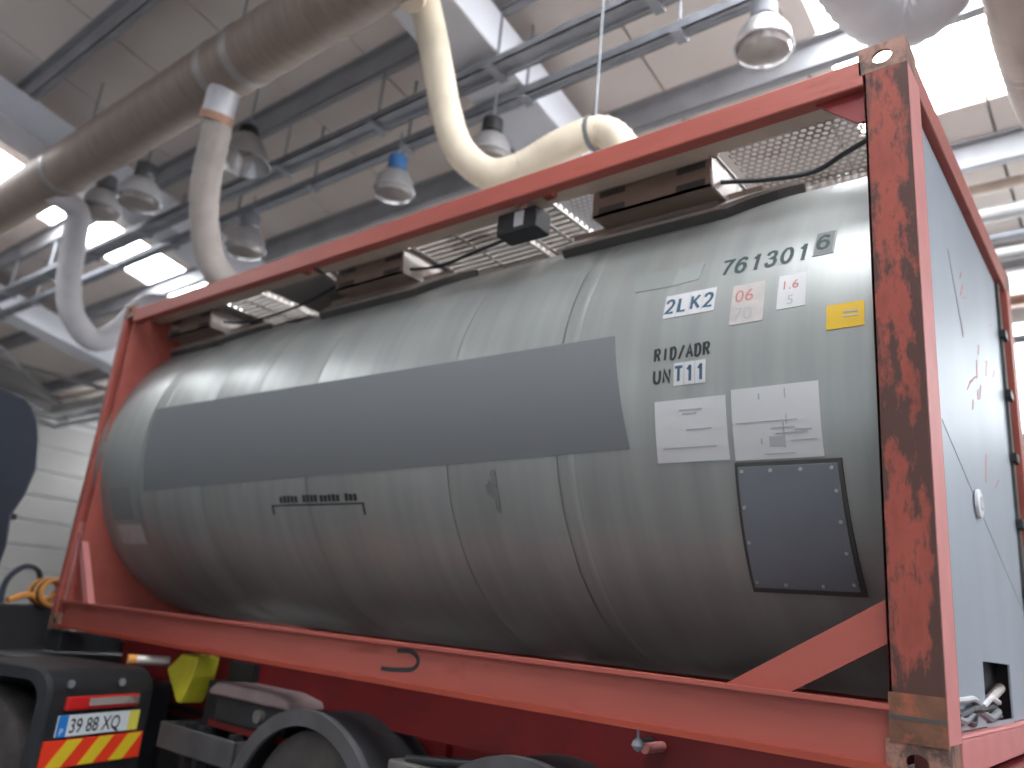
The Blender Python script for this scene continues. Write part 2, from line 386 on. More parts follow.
lamp((-1.14, 1.50, 5.40), 'shiny domed lamp hanging near the rusty corner post', 'tray', 1.0, rod_to=5.9)
lamp((-6.95, 1.45, 5.30), 'round grey lamp low behind the beige-grey drop hose', 'tray', 1.15, rod_to=5.9)
lamp((-7.9, .62, 5.75), 'pale lamp hanging between round duct and roof light', 'tray', 1.25, rod_to=6.85, m='white_gl')
lamp((-9.0, .66, 5.95), 'farthest pale lamp, close to the left roof light', 'tray', 1.25, rod_to=6.85, m='white_gl')

# ================================================================== HOSES
def hose(name, label, pts, r, m, collar=None, step=.022, tie=None):
    t = empty(name, label, 'hose', pts[0]); ps = []
    P = resample(curve(pts, 14), step)
    ps.append(MB().tube(P, r, 18, ribs=1, ramp=.045).build('hose_tube', m, t, smooth=True))
    if collar:
        a, b, rr = collar
        ps.append(MB().cyl(a, b, rr, 20).build('spigot', 'collar', t, smooth=True))
        d = (Vector(b)-Vector(a)).normalized()
        ps.append(MB().cyl(Vector(b)-d*.02, Vector(b)+d*.05, rr*1.06, 20).build('hose_clamp', 'clamp', t, smooth=True))
    if tie:
        ps.append(MB().lathe([(r*1.10, -.02), (r*1.14, 0), (r*1.10, .02)], tie, 'X', 18).build('hose_clamp', 'tray', t, smooth=True))
        ps.append(MB().cyl((tie[0], tie[1], tie[2]+r), (tie[0], tie[1], roofz(tie[1])), .009, 6).build('support_chain', 'tray', t))
    keep(t, ps); return t
hose('suction_hose', 'large cream ribbed hose looping down and across above the red rail',
     [(-3.22, .20, 5.80), (-3.24, .31, 5.95), (-3.235, .40, 5.80), (-3.18, .50, 5.446), (-3.17, .65, 5.10), (-3.08, .75, 4.80), (-2.87, .85, 4.60), (-2.66, .95, 4.63), (-2.374, 1.0, 4.74), (-2.146, 1.1, 4.83), (-1.99, 1.15, 4.72), (-1.90, 1.2, 4.45), (-1.85, 1.2, 4.05)], .115, 'hose_cream', tie=(-2.16, 1.09, 4.82))
hose('suction_hose', 'beige-grey drop hose with galvanised spigot under the round duct',
     [(-5.45, .10, 5.60), (-5.49, .14, 5.465), (-5.69, .25, 5.096), (-5.85, .4, 4.77), (-5.88, .6, 4.42), (-5.7, .9, 4.22), (-5.4, 1.1, 4.12), (-5.2, 1.2, 3.98)], .128, 'hose_grey', collar=((-5.36, .07, 5.85), (-5.46, .105, 5.56), .135))
hose('suction_hose', 'white U-shaped hose hanging beyond the far red corner post',
     [(-8.9, .10, 5.82), (-8.95, .40, 5.75), (-9.0, .47, 5.45), (-9.0, .53, 4.924), (-9.0, .66, 4.55), (-9.0, .95, 4.33), (-9.0, 1.22, 4.55), (-9.0, 1.44, 4.95), (-8.95, 1.70, 5.0), (-8.85, 1.95, 4.6), (-8.8, 2.1, 3.8)], .135, 'hose_pale')
hose('suction_hose', 'pale grey hose sagging just above the rusty corner post',
     [(-.75, .10, 5.72), (-.60, .40, 5.40), (-.46, .80, 5.06), (-.39, 1.06, 4.98), (-.26, 1.24, 4.97), (-.05, 1.20, 5.03), (.06, .98, 5.2), (.12, .6, 5.6), (.12, .33, 5.95)], .16, 'hose_pale', step=.03)
hose('suction_hose', 'brownish hose hanging at the upper right behind the corner post',
     [(.48, .35, 5.9), (.44, .8, 5.75), (.33, 1.25, 5.05), (.33, 1.85, 4.85), (.38, 2.42, 4.8), (.44, 2.8, 4.8), (.5, 3.4, 4.7), (.7, 3.9, 4.2), (.75, 4.0, 3.0)], .21, 'hose_brown', step=.03)

# pipes at the right back
for (y, z, r, m, lab) in ((4.85, 5.83, .05, 'bracket_lit', 'beige pipe, highest of the pipes at right behind the post'), (4.85, 5.55, .07, 'steel_beam', 'thick light grey pipe under the beige pipe'), (4.9, 5.33, .04, 'tray', 'thin dark grey pipe under the light grey pipe'), (4.9, 5.16, .06, 'steel_beam', 'lowest light grey pipe at right behind the post'), (6.5, 5.35, .06, 'clamp', 'brown pipe running along the back wall under the roof'), (6.75, 5.0, .05, 'tray', 'grey pipe below the brown pipe on the back wall')):
    tag(rebase(MB().cyl((X0, y, z), (X1, y, z), r, 12).build('wall_pipe', m, smooth=True), (0, y, z)), lab, 'pipe')

# ================================================================== TANK CONTAINER
ZB = 1.25; H = 2.591; LEN = 6.058; WD = 2.438
YC, ZC, RT = 1.219, 2.63, 1.2
ctr = empty('tank_container', 'grey cylindrical tank in a red steel container frame with rusty corner post', 'tank container', (-LEN/2, YC, ZB))
cp = []   # parts in world coordinates
def P(o): cp.append(o); return o
def cyl_pt(x, th, r=RT): return (x, YC-r*math.cos(th), ZC+r*math.sin(th))
def th_of(z): return math.asin(max(-1, min(1, (z-ZC)/RT)))
# shell: core + lapped cladding sheets + dished heads
prof = []
core = MB().lathe([(.02, -5.99), (.6, -5.98), (1.0, -5.94), (1.14, -5.88), (1.188, -5.8), (1.188, -.30), (1.14, -.22), (1.0, -.16), (.6, -.12), (.02, -.11)], (0, YC, ZC), 'X', 96, cap=True)
shell = P(core.build('tank_shell', 'tank', ctr, smooth=True))
seams = [-.14, -1.50, -2.17, -3.30, -4.42, -5.25, -6.0]
for i in range(6):
    xa, xb = seams[i], seams[i+1]-.03
    r = RT
    P(MB().lathe([(r-.02, xb), (r-.002, xb+.001), (r, xb+.01), (r, (xa+xb)/2), (r, xa-.01), (r-.002, xa-.001), (r-.02, xa)], (0, YC, ZC), 'X', 128).build('cladding_sheet', 'tank', ctr, smooth=True))
for x in (-5.1, -1.45, -3.95):
    P(MB().lathe([(RT, x-.022), (RT+.0015, x-.018), (RT+.0015, x+.018), (RT, x+.022)], (0, YC, ZC), 'X', 128).build('cladding_band', 'tank', ctr, smooth=True))

def decal(name, corners, m, parent, off=.002, nu=6, nv=16, th=.003, **kw):
    """corners: (x, theta) tl, tr, br, bl on the tank; a thin curved plate"""
    bm = bmesh.new(); g = []
    for lay in (0, 1):
        gg = []
        for j in range(nv+1):
            row = []
            for i in range(nu+1):
                u, v = i/nu, j/nv
                x = (1-v)*((1-u)*corners[0][0]+u*corners[1][0])+v*((1-u)*corners[3][0]+u*corners[2][0])
                t = (1-v)*((1-u)*corners[0][1]+u*corners[1][1])+v*((1-u)*corners[3][1]+u*corners[2][1])
                row.append(bm.verts.new(cyl_pt(x, t, RT+off-lay*th)))
            gg.append(row)
        g.append(gg)
    for lay in (0, 1):
        for j in range(nv):
            for i in range(nu): bm.faces.new((g[lay][j][i], g[lay][j][i+1], g[lay][j+1][i+1], g[lay][j+1][i]))
    def side(seq):
        for (a, b) in zip(seq, seq[1:]): bm.faces.new((g[0][a[0]][a[1]], g[0][b[0]][b[1]], g[1][b[0]][b[1]], g[1][a[0]][a[1]]))
    side([(0, i) for i in range(nu+1)]); side([(nv, i) for i in range(nu+1)]); side([(j, 0) for j in range(nv+1)]); side([(j, nu) for j in range(nv+1)])
    mb = MB(); mb.bm.free(); mb.bm = bm
    return P(mb.build(name, m, parent, smooth=True, **kw))
def rect(x0, x1, z0, z1, dx=0):
    return [(x0+dx, th_of(z1)), (x1+dx, th_of(z1)), (x1, th_of(z0)), (x0, th_of(z0))]
def text_mesh(s, size, shear=0, bold=0, sx=1, align='LEFT', space=1):
    cu = bpy.data.curves.new('lettering', 'FONT'); cu.body = s; cu.size = size; cu.shear = shear; cu.offset = bold; cu.align_x = align; cu.resolution_u = 3; cu.space_character = space
    o = bpy.data.objects.new('lettering', cu); COL.objects.link(o)
    dg = bpy.context.evaluated_depsgraph_get(); dg.update()
    me = bpy.data.meshes.new_from_object(o.evaluated_get(dg))
    bpy.data.objects.remove(o); bpy.data.curves.remove(cu)
    me.transform(Matrix.Scale(sx, 4, (1, 0, 0)))
    return me
def lettering(s, x0, z0, size, m, parent, shear=0, bold=0, sx=1, off=.0034, slope=0, align='LEFT', name='lettering', space=1):
    me = text_mesh(s, size, shear, bold, sx, align, space)
    t0 = th_of(z0)
    for v in me.vertices:
        x, y = v.co.x, v.co.y
        v.co = cyl_pt(x0+x, t0+(y+slope*x)/RT, RT+off)
    me.materials.append(M[m])
    o = bpy.data.objects.new(name, me); COL.objects.link(o); o.parent = parent; cp.append(o); return o

GLY = {'7': [[(.05, 1), (.95, 1), (.62, .5), (.42, 0)]],
 '1': [[(.60, 1.06), (.60, -.06)], [(.60, .98), (.28, .74)]],
 '0': [[(.5+.42*math.sin(2*pi*k/20), .5+.5*math.cos(2*pi*k/20)) for k in range(21)]],
 '6': [[(.90, .80), (.78, .95), (.52, 1.0), (.25, .88), (.09, .62), (.07, .35), (.20, .08), (.48, 0), (.78, .07), (.92, .30), (.80, .54), (.52, .62), (.24, .54), (.09, .36)]],
 '3': [[(.10, .76), (.22, .94), (.48, 1), (.76, .93), (.84, .74), (.74, .58), (.46, .53), (.78, .47), (.92, .26), (.80, .07), (.48, 0), (.20, .06), (.07, .25)]],
 '2': [[(.10, .74), (.20, .93), (.48, 1), (.78, .92), (.88, .70), (.72, .46), (.10, 0), (.92, 0)]],
 'T': [[(0, 1), (1, 1)], [(.5, 1), (.5, 0)]], 'L': [[(.1, 1), (.1, 0), (.85, 0)]], 'K': [[(.1, 1), (.1, 0)], [(.9, 1), (.1, .38)], [(.35, .58), (.95, 0)]],
 'R': [[(.1, 0), (.1, 1), (.65, 1), (.88, .88), (.88, .64), (.65, .52), (.1, .52)], [(.55, .52), (.95, 0)]], 'I': [[(.5, 0), (.5, 1)]],
 'D': [[(.1, 0), (.1, 1), (.55, 1), (.85, .82), (.93, .5), (.85, .18), (.55, 0), (.1, 0)]], '/': [[(.1, -.05), (.9, 1.05)]],
 'A': [[(0, 0), (.5, 1), (1, 0)], [(.2, .36), (.8, .36)]], 'U': [[(.08, 1), (.08, .3), (.22, .06), (.5, 0), (.78, .06), (.92, .3), (.92, 1)]], 'N': [[(.08, 0), (.08, 1), (.92, 0), (.92, 1)]]}
def strokes(txt, x0, z0, hgt, adv, m, parent, w=.16, off=.006, lean=.0, fill=.72):
    """painted stencil characters on the tank side, one mesh for the word"""
    bm = bmesh.new(); t0 = th_of(z0); cw = adv*fill; hw = w*hgt/2
    for i, ch in enumerate(txt):
        narrow = .45 if ch in 'I' else 1
        for line in GLY[ch]:
            pts = [(x0+i*adv+u*cw+lean*v*hgt, v*(hgt-2*hw)+hw) for u, v in line]
            L_ = []
            for k, p in enumerate(pts):
                a = pts[max(0, k-1)]; b = pts[min(len(pts)-1, k+1)]; dx, dy = b[0]-a[0], b[1]-a[1]; d = math.hypot(dx, dy) or 1
                q = 1.0
                if 0 < k < len(pts)-1:
                    e1 = (pts[k][0]-a[0], pts[k][1]-a[1]); e2 = (b[0]-pts[k][0], b[1]-pts[k][1])
                    c_ = (e1[0]*e2[0]+e1[1]*e2[1])/((math.hypot(*e1)*math.hypot(*e2)) or 1); q = 1/max(.55, math.sqrt(max(0, (1+c_)/2)))
                nx, ny = -dy/d*hw*q, dx/d*hw*q
                ex = 0
                L_.append([bm.verts.new(cyl_pt(p[0]+sg*nx, t0+(p[1]+sg*ny)/RT, RT+off)) for sg in (1, -1)])
            for a, b in zip(L_, L_[1:]): bm.faces.new((a[0], b[0], b[1], a[1]))
    mb = MB(); mb.bm.free(); mb.bm = bm
    return P(mb.build('lettering', m, parent))

# big blank band and patches
decal('painted_band', [(-5.231, th_of(2.891)), (-1.233, th_of(2.842)), (-1.14, th_of(2.332)), (-5.199, th_of(2.275))], 'grey_mask', ctr, nu=24, label='large plain grey band on tank side')
decal('painted_patch', [(-1.209, th_of(3.23)-.055), (-.985, th_of(3.15)), (-.995, th_of(3.055)), (-1.175, th_of(3.061))], 'pale_mask', ctr, label='pale grey blank patch left of the number')
decal('painted_patch', [(-.985, th_of(3.15)), (-.86, th_of(3.15)), (-.87, th_of(3.065)), (-.995, th_of(3.055))], 'pale_mask2', ctr)
decal('painted_patch', rect(-5.72, -5.40, 2.08, 2.31), 'pale_mask', ctr, label='small pale patch near far tank end')
decal('paper_label', rect(-5.70, -5.33, 1.915, 2.045), 'pinklabel', ctr, label='faded pale label near far tank end')
# number and codes
strokes('761301', -.775, 3.050, .098, .0635, 'ink', ctr, w=.155, lean=.05, off=.0018)
decal('check_digit_box', rect(-.392, -.312, 3.06, 3.185), 'ink_faint', ctr, off=.003)
decal('check_digit_box', rect(-.386, -.318, 3.067, 3.178), 'pale_mask', ctr, off=.0045)
strokes('6', -.379, 3.080, .090, .066, 'ink', ctr, w=.155, off=.0056)
for i in range(4):
    xs_ = -1.005+i*.058
    decal('letter_tile', rect(xs_, xs_+.055, 2.885, 3.0), 'label', ctr, nu=2, nv=3)
strokes('2LK2', -.998, 2.903, .080, .058, 'ink_blue', ctr, w=.165, fill=.70, off=.0032)
# faded square hazard decals
decal('paper_label', rect(-.70, -.565, 2.80, 2.985), 'pinklabel', ctr)
decal('paper_label', rect(-.512, -.402, 2.835, 2.99), 'label', ctr)
lettering('06', -.688, 2.90, .085, 'ink_red', ctr, sx=.95)
lettering('70', -.688, 2.815, .085, 'ink_faint', ctr, sx=.95)
lettering('1.6', -.502, 2.92, .06, 'ink_red', ctr)
lettering('5', -.475, 2.85, .06, 'ink_faint', ctr)
decal('yellow_label', rect(-.322, -.190, 2.715, 2.815), 'yellow', ctr, label='small yellow sticker beside rusty post')
for zz_ in (2.775, 2.757): decal('printed_line', rect(-.262, -.212, zz_, zz_+.006), 'ink_faint', ctr, off=.0035, nu=1, nv=1, th=.001)
strokes('RID/ADR', -1.022, 2.682, .064, .0365, 'ink_black', ctr, w=.175, fill=.68, off=.0016)
strokes('UN', -1.022, 2.585, .066, .044, 'ink_black', ctr, w=.175, fill=.72, off=.0016)
for i in range(3): decal('letter_tile', rect(-.930+i*.047, -.886+i*.047, 2.572, 2.668), 'label', ctr, nu=2, nv=3)
strokes('T11', -.925, 2.583, .072, .047, 'ink_blue', ctr, w=.17, fill=.72, off=.0032)
# two white data placards
for (a, b, za, zb) in ((-1.014, -.709, 2.268, 2.512), (-.685, -.355, 2.262, 2.528)):
    o = decal('data_placard', rect(a, b, za, zb), 'label', ctr, off=.004, th=.004)
    cpl = []
    if a < -.8:
        lines = [(.42, .74, .80), (.38, .30, .50), (.45, .92, .62), (.12, .80, .30)]
        for (u0, u1, v) in ((.35, .68, .82), (.40, .60, .76), (.45, .80, .50), (.10, .85, .22)):
            decal('printed_line', [(a+(b-a)*u0, th_of(za+(zb-za)*v+.003)), (a+(b-a)*u1, th_of(za+(zb-za)*v+.003)), (a+(b-a)*u1, th_of(za+(zb-za)*v-.003)), (a+(b-a)*u0, th_of(za+(zb-za)*v-.003))], 'ink_faint', ctr, off=.0055, nu=2, nv=1, th=.001)
    else:
        for (u0, u1, v0, v1) in ((.05, .75, .50, .515), (.32, .34, .20, .9), (.62, .635, .45, .95), (.42, .60, .16, .30), (.50, .85, .32, .345), (.66, .95, .22, .24), (.45, .72, .40, .42), (.58, .60, .14, .48), (.72, .90, .36, .38), (.35, .70, .06, .075)):
            decal('printed_line', [(a+(b-a)*u0, th_of(za+(zb-za)*v1)), (a+(b-a)*u1, th_of(za+(zb-za)*v1)), (a+(b-a)*u1, th_of(za+(zb-za)*v0)), (a+(b-a)*u0, th_of(za+(zb-za)*v0))], 'ink_faint', ctr, off=.0055, nu=1, nv=1, th=.001)
# access panel
decal('panel_gasket', [(-.688, th_of(2.255)), (-.297, th_of(2.254)), (-.300, th_of(1.805)), (-.722, th_of(1.805))], 'hatch_edge', ctr, off=.010, th=.01)
hp = decal('access_panel', [(-.675, th_of(2.240)), (-.309, th_of(2.239)), (-.314, th_of(1.825)), (-.705, th_of(1.825))], 'hatch', ctr, off=.018, th=.014, label='bolted grey access panel low on tank')
sc = []
for (x, z) in [(-.66+i*.11, 2.225) for i in range(4)]+[(-.325, 2.15), (-.328, 2.05), (-.33, 1.95), (-.33, 1.85), (-.67, 2.1), (-.68, 1.98), (-.69, 1.845), (-.58, 1.84), (-.44, 1.84)]:
    p = Vector(cyl_pt(x, th_of(z), RT+.018)); nrm = (p-Vector((x, YC, ZC))).normalized()
    o = MB().cyl(p, p+nrm*.006, .007, 8).build('screw', 'screw', hp); sc.append(o)
# tiny sign line near the far part
rr = random.Random(21)     # four blurred, unreadable small words
for (wa, wb) in ((-3.58, -3.40), (-3.36, -3.24), (-3.20, -3.02), (-2.98, -2.88)):
    x = wa
    while x < wb-.01:
        decal('printed_letter', rect(x, x+.026, 2.163, 2.163+.034+.008*rr.random()), 'ink_black', ctr, nu=1, nv=1); x += .036
decal('printed_line', rect(-3.67, -2.83, 2.145, 2.153), 'ink_black', ctr, nu=6, nv=1)
decal('printed_line', rect(-3.67, -3.655, 2.10, 2.153), 'ink_black', ctr, nu=1, nv=2)
decal('printed_line', rect(-2.845, -2.83, 2.09, 2.153), 'ink_black', ctr, nu=1, nv=2)
# soot smudge
bm_ = MB(); 
def blob(cx, cz, rx, rz, n=22, seed=1, name='soot_smudge', m='hatch_edge'):
    rr = random.Random(seed); mb = MB(); ts = th_of(cz)
    c0 = mb.bm.verts.new(cyl_pt(cx, ts, RT+.0065)); ring = []
    for k in range(n):
        a = 2*pi*k/n; q = .7+.5*rr.random(); ring.append(mb.bm.verts.new(cyl_pt(cx+rx*q*math.cos(a), ts+rz*q*math.sin(a)/RT, RT+.006)))
    for k in range(n): mb.bm.faces.new((c0, ring[k], ring[(k+1) % n]))
    return P(mb.build(name, m, ctr))
sm = mat('grey_soot', (.17, .175, .175), .8)
blob(-1.905, 2.20, .035, .045, seed=3, m=sm); blob(-1.885, 2.13, .012, .05, seed=5, m=sm); blob(-1.89, 2.255, .018, .035, seed=8, m=sm)

# drip channels on the shoulder, each with a lip and rising right end
def cyl_strip(pts, w, h, name, m, parent, r0=RT, n=6):
    """pts: (x,theta); radial height h, arc width w"""
    rings = []; Q = []
    for (a, b) in zip(pts, pts[1:]):
        for k in range(n): Q.append((a[0]+(b[0]-a[0])*k/n, a[1]+(b[1]-a[1])*k/n))
    Q.append(pts[-1])
    for i, (x, t) in enumerate(Q):
        a = Q[max(0, i-1)]; b = Q[min(len(Q)-1, i+1)]
        dx, ds = b[0]-a[0], (b[1]-a[1])*RT; L = math.hypot(dx, ds); px, ps = -ds/L, dx/L
        ring = []
        for (o, r) in ((-.5, 0), (.5, 0), (.5, 1), (-.5, 1)):
            ring.append(cyl_pt(x+px*o*w, t+ps*o*w/RT, r0+r*h))
        rings.append(ring)
    return P(MB().sweep(rings, None).build(name, m, parent, smooth=False, bevel=0))
T50 = R(50.5)
for xr_ in (-.86, -2.93, -5.13):
    Ld = .93
    t = T50
    e = 0
    ch = cyl_strip([(xr_-Ld, t), (xr_-.08, t), (xr_+.10, t+R(6.5)), (xr_+.18, t+R(13))], .13, .06, 'drip_channel', 'channel', ctr)
    cyl_strip([(xr_-Ld-.02, t-R(3.4)), (xr_-.02, t-R(3.4)), (xr_+.17, t+R(4.6)), (xr_+.25, t+R(12))], .02, .045, 'channel_dark_edge', 'hatch_edge', ctr)  # dark strip along the channel's lower edge
    cyl_strip([(xr_-Ld, t+R(2.2)), (xr_-.09, t+R(2.2)), (xr_+.08, t+R(8.5))], .012, .085, 'channel_lip', 'bracket', ctr)
    # support bracket under the walkway
    bx = xr_-.72; by = .30
    b1 = P(MB().box((bx, by, 3.64), (bx+.66, by+.012, 3.79)).box((bx, by, 3.78), (bx+.66, by+.25, 3.792)).box((bx, by, 3.64), (bx+.66, by+.22, 3.652)).build('walkway_bracket', 'bracket', ctr))
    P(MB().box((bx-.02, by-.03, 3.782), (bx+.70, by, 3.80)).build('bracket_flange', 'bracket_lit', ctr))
    P(MB().prism([(bx+.66, by, 3.63), (bx+.66, by+.30, 3.63), (bx+.66, by+.34, 3.80), (bx+.66, by-.03, 3.80)], (.012, 0, 0)).build('bracket_end_plate', 'alu', ctr))
    for (u, v) in ((.04, 3.76), (.48, 3.76), (.04, 3.668), (.48, 3.668)):
        P(MB().box((bx+u, by-.004, v-.016), (bx+u+.15, by+.001, v+.016)).build('bracket_slot', 'hatch_edge', ctr))
# walkway
WZ = 3.805
WA, WB = .14, .78
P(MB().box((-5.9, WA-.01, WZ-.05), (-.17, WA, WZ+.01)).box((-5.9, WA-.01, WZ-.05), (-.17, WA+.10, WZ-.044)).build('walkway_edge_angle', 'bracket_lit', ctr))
P(MB().box((-5.9, WB, WZ-.05), (-.17, WB+.01, WZ+.01)).build('walkway_edge_angle', 'alu', ctr))
def perf(xa, xb, ya, yb, name, px=.036, hole=.41):
    mb = MB(); bm = mb.bm; nx = max(1, round((xb-xa)/px)); ny = max(1, round((yb-ya)/(px*.9)))
    dx, dy = (xb-xa)/nx, (yb-ya)/ny; cache = {}
    def V(x, y):
        k = (round(x*1e5), round(y*1e5))
        if k not in cache: cache[k] = bm.verts.new((x, y, WZ))
        return cache[k]
    for j in range(ny):
        sh = dx/2 if j % 2 else 0
        for i in range(nx):
            x0 = xa+i*dx+sh; y0 = ya+j*dy
            if x0+dx > xb+1e-6: continue
            cx, cy = x0+dx/2, y0+dy/2; r = hole*min(dx, dy)*1.0
            inner = [bm.verts.new((cx+r*math.cos(pi/4*k+pi/8), cy+r*math.sin(pi/4*k+pi/8), WZ)) for k in range(8)]
            co = [V(x0+dx, y0+dy), V(x0, y0+dy), V(x0, y0), V(x0+dx, y0)]
            # corners at 45,135,225,315 deg
            for q in range(4):
                a, b = inner[(2*q) % 8], inner[(2*q+1) % 8]; c2 = inner[(2*q+2) % 8]
                bm.faces.new((co[q], b, a)); bm.faces.new((co[q], co[(q+1) % 4], c2, b))
    return P(mb.build(name, 'alu', ctr))
perf(-.86, -.17, WA+.01, WB, 'perforated_grating')
perf(-1.80, -1.60, WA+.01, WB, 'perforated_grating')
def slats(xa, xb):
    mb = MB(); y = WA+.03
    while y < WB-.02: mb.box((xa, y, WZ-.02), (xb, y+.028, WZ)); y += .052
    for x in (xa, (xa+xb)/2, xb-.02): mb.box((x, WA, WZ-.03), (x+.02, WB, WZ-.02))
    return P(mb.build('slatted_grating', 'alu', ctr))
slats(-2.16, -1.82); slats(-2.92, -2.20); slats(-5.0, -4.5)
for (a, b) in ((-1.58, -.90), (-3.65, -2.95), (-4.45, -3.70), (-5.85, -5.05)):
    P(MB().box((a, WA+.01, WZ-.008), (b, WB, WZ)).build('walkway_plate', 'alu_dark', ctr))
P(MB().prism([(-3.72, WA, WZ-.05), (-3.68, WA, WZ-.05), (-3.85, WB, WZ-.05), (-3.89, WB, WZ-.05)], (0, 0, .04)).build('cross_bar', 'channel', ctr))
for x in (-1.74, -3.75, -.2):
    P(MB().box((x-.03, .075, 3.72), (x+.03, .15, 3.765)).build('rail_lug', 'orange_red', ctr))
# black junction box with white sticker
jb = P(MB().box((-2.06, .10, 3.56), (-1.80, .24, 3.69)).build('junction_box', 'black', ctr, bevel=.012))
jb2 = P(MB().box((-1.935, .094, 3.585), (-1.875, .0995, 3.67)).build('sticker', 'label', ctr))
P(MB().box((-1.95, .15, 3.69), (-1.90, .19, 3.80)).build('box_hanger', 'channel', ctr))
# cables along the shoulder
def cable(pts, r=.011, name='cable', m='cable'):
    return P(MB().tube(curve(pts, 8), r, 8).build(name, m, ctr, smooth=True))
cable([(-.95, .38, 3.70), (-.85, .40, 3.69), (-.70, .42, 3.665), (-.50, .46, 3.665), (-.36, .44, 3.70), (-.2, .40, 3.73)], .012)
cable([(-3.20, .33, 3.72), (-3.0, .35, 3.68), (-2.75, .38, 3.66), (-2.5, .36, 3.67), (-2.2, .33, 3.68), (-1.95, .28, 3.68), (-1.9, .22, 3.66)], .011)
cable([(-5.1, .36, 3.68), (-4.9, .40, 3.66), (-4.5, .40, 3.65), (-4.1, .38, 3.66), (-3.7, .34, 3.7)], .011)
# manway lids on top (behind the rail)
for x in (-1.8, -4.9):
    P(MB().lathe([(.28, 3.80), (.28, 3.90), (.30, 3.92), (.30, 3.96), (.2, 4.0), (.001, 4.01)], (x, YC, 0), 'Z', 28).build('manway_lid', 'alu', ctr, smooth=True))

# ---- frame
def corner_casting(xa, ya, za, sx, sy):
    """178 x 162 x 118 casting with oval holes cut through its outer faces"""
    mb = MB(); L, Wd, Hh = .170, .162, .118
    x0, x1 = (xa-L, xa) if sx > 0 else (xa, xa+L); y0, y1 = (ya, ya+Wd) if sy > 0 else (ya-Wd, ya)
    z0, z1 = za, za+Hh; bm = mb.bm
    # face ring with a hole, for the two y faces (through hole)
    def holed(y, nrm):
        cx, cz = (x0+x1)/2, (z0+z1)/2; inn = []; mid = []; rx, rz = (.032, .024) if za < 2 else (.036, .029)
        cs = [(x1, z0), (x1, z1), (x0, z1), (x0, z0)]; n = 20
        for q in range(4):
            (ax, az), (bx, bz) = cs[q], cs[(q+1) % 4]
            for k in range(5):
                px_, pz_ = ax+(bx-ax)*k/5, az+(bz-az)*k/5; a = math.atan2((pz_-cz)/Hh, (px_-cx)/L)
                mid.append((px_, pz_)); inn.append((cx+rx*math.cos(a), cz+rz*math.sin(a)))
        vi = [bm.verts.new((p[0], y, p[1])) for p in inn]; vo = [bm.verts.new((p[0], y, p[1])) for p in mid]
        for k in range(n): bm.faces.new((vi[k], vi[(k+1) % n], vo[(k+1) % n], vo[k]))
        return vi, vo
    a, ao = holed(y0, -1); b, bo = holed(y0+.016*(1 if sy > 0 else 1), 1)
    n = len(a)
    for k in range(n):
        bm.faces.new((a[k], a[(k+1) % n], b[(k+1) % n], b[k])); bm.faces.new((ao[k], ao[(k+1) % n], bo[(k+1) % n], bo[k]))
    e_ = .001
    if za < 2:
        mb.box((x0+e_, y0+e_, z1-.014), (x1-e_, y1-e_, z1-e_)); mb.box((x0+e_, y0+e_, z0), (x0+.02, y1-e_, z1-.015))
    else: mb.box((x0+e_, y0+e_, z0+e_), (x1-e_, y1-e_, z0+.012))
    xe = (x1-.016, x1+e_) if sx > 0 else (x0-e_, x0+.016)
    mb.box((xe[0], y0+e_, z0+e_), (xe[1], y1-e_, z1-e_))
    for (xx, zz, nb) in ((x1, z1, None), (x0, z1, None), (x0, z0, None), (x1, z0, None)): pass
    return P(mb.build('corner_casting', 'casting', ctr))
ZT = ZB+H
for xe, sx in ((0, 1), (-LEN, -1)):
    for ye, sy in ((0, 1), (WD, -1)):
        corner_casting(xe, ye, ZB, sx, sy); corner_casting(xe, ye, ZT-.118+.012, sx, sy)
# near-left post (rusty): side face plate, end flange, inner return
zb, zt = ZB+.118, ZT-.106
P(MB().box((-.155, 0, zb), (0, .012, zt)).box((-.155, .0, zb), (-.143, .12, zt)).build('corner_post', 'rust', ctr, bevel=.003, label='rusty chipped red corner post'))
P(MB().box((-.012, .012, ZB+.118), (0.002, .185, zt)).build('post_end_flange', 'pink', ctr, label='pink end face of post'))
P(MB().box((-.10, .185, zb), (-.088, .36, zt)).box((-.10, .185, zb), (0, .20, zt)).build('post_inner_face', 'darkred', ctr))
P(MB().box((-.158, -.004, 1.425), (0.002, .0, 1.437)).build('weld_bead', 'hatch_edge', ctr))
P(MB().box((-.158, -.003, 1.36), (0.001, .0, 1.50)).build('doubler_plate', 'rust_metal', ctr))
# other posts
P(MB().box((-.15, WD-.15, zb), (0, WD, zt)).build('corner_post', 'red', ctr, bevel=.004))
P(MB().box((-LEN, 0, zb), (-LEN+.06, .15, zt)).build('corner_post', 'red', ctr, bevel=.004, label='far red corner post'))
P(MB().box((-LEN, WD-.15, zb), (-LEN+.15, WD, zt)).build('corner_post', 'red', ctr, bevel=.004))
# side rails
for (ya, yb, s) in ((0, .07, 1), (WD-.07, WD, -1)):
    P(MB().box((-LEN+.17, ya, 3.688), (-.155, yb, 3.806)).build('top_side_rail', 'red', ctr, bevel=.008))
    mb = MB(); yo = ya if s > 0 else yb
    mb.box((-LEN+.10, yo+.02*s, 1.29), (-.155, yo+.035*s, 1.455)); mb.box((-LEN+.10, yo-.004*s, 1.447), (-.155, yo+.12*s, 1.462))
    P(mb.build('bottom_side_rail', 'red', ctr))
    P(MB().box((-LEN+.10, yo-.004*s, 1.268), (-.155, yo+.12*s, 1.292)).build('rail_bottom_flange', 'orange_red', ctr))
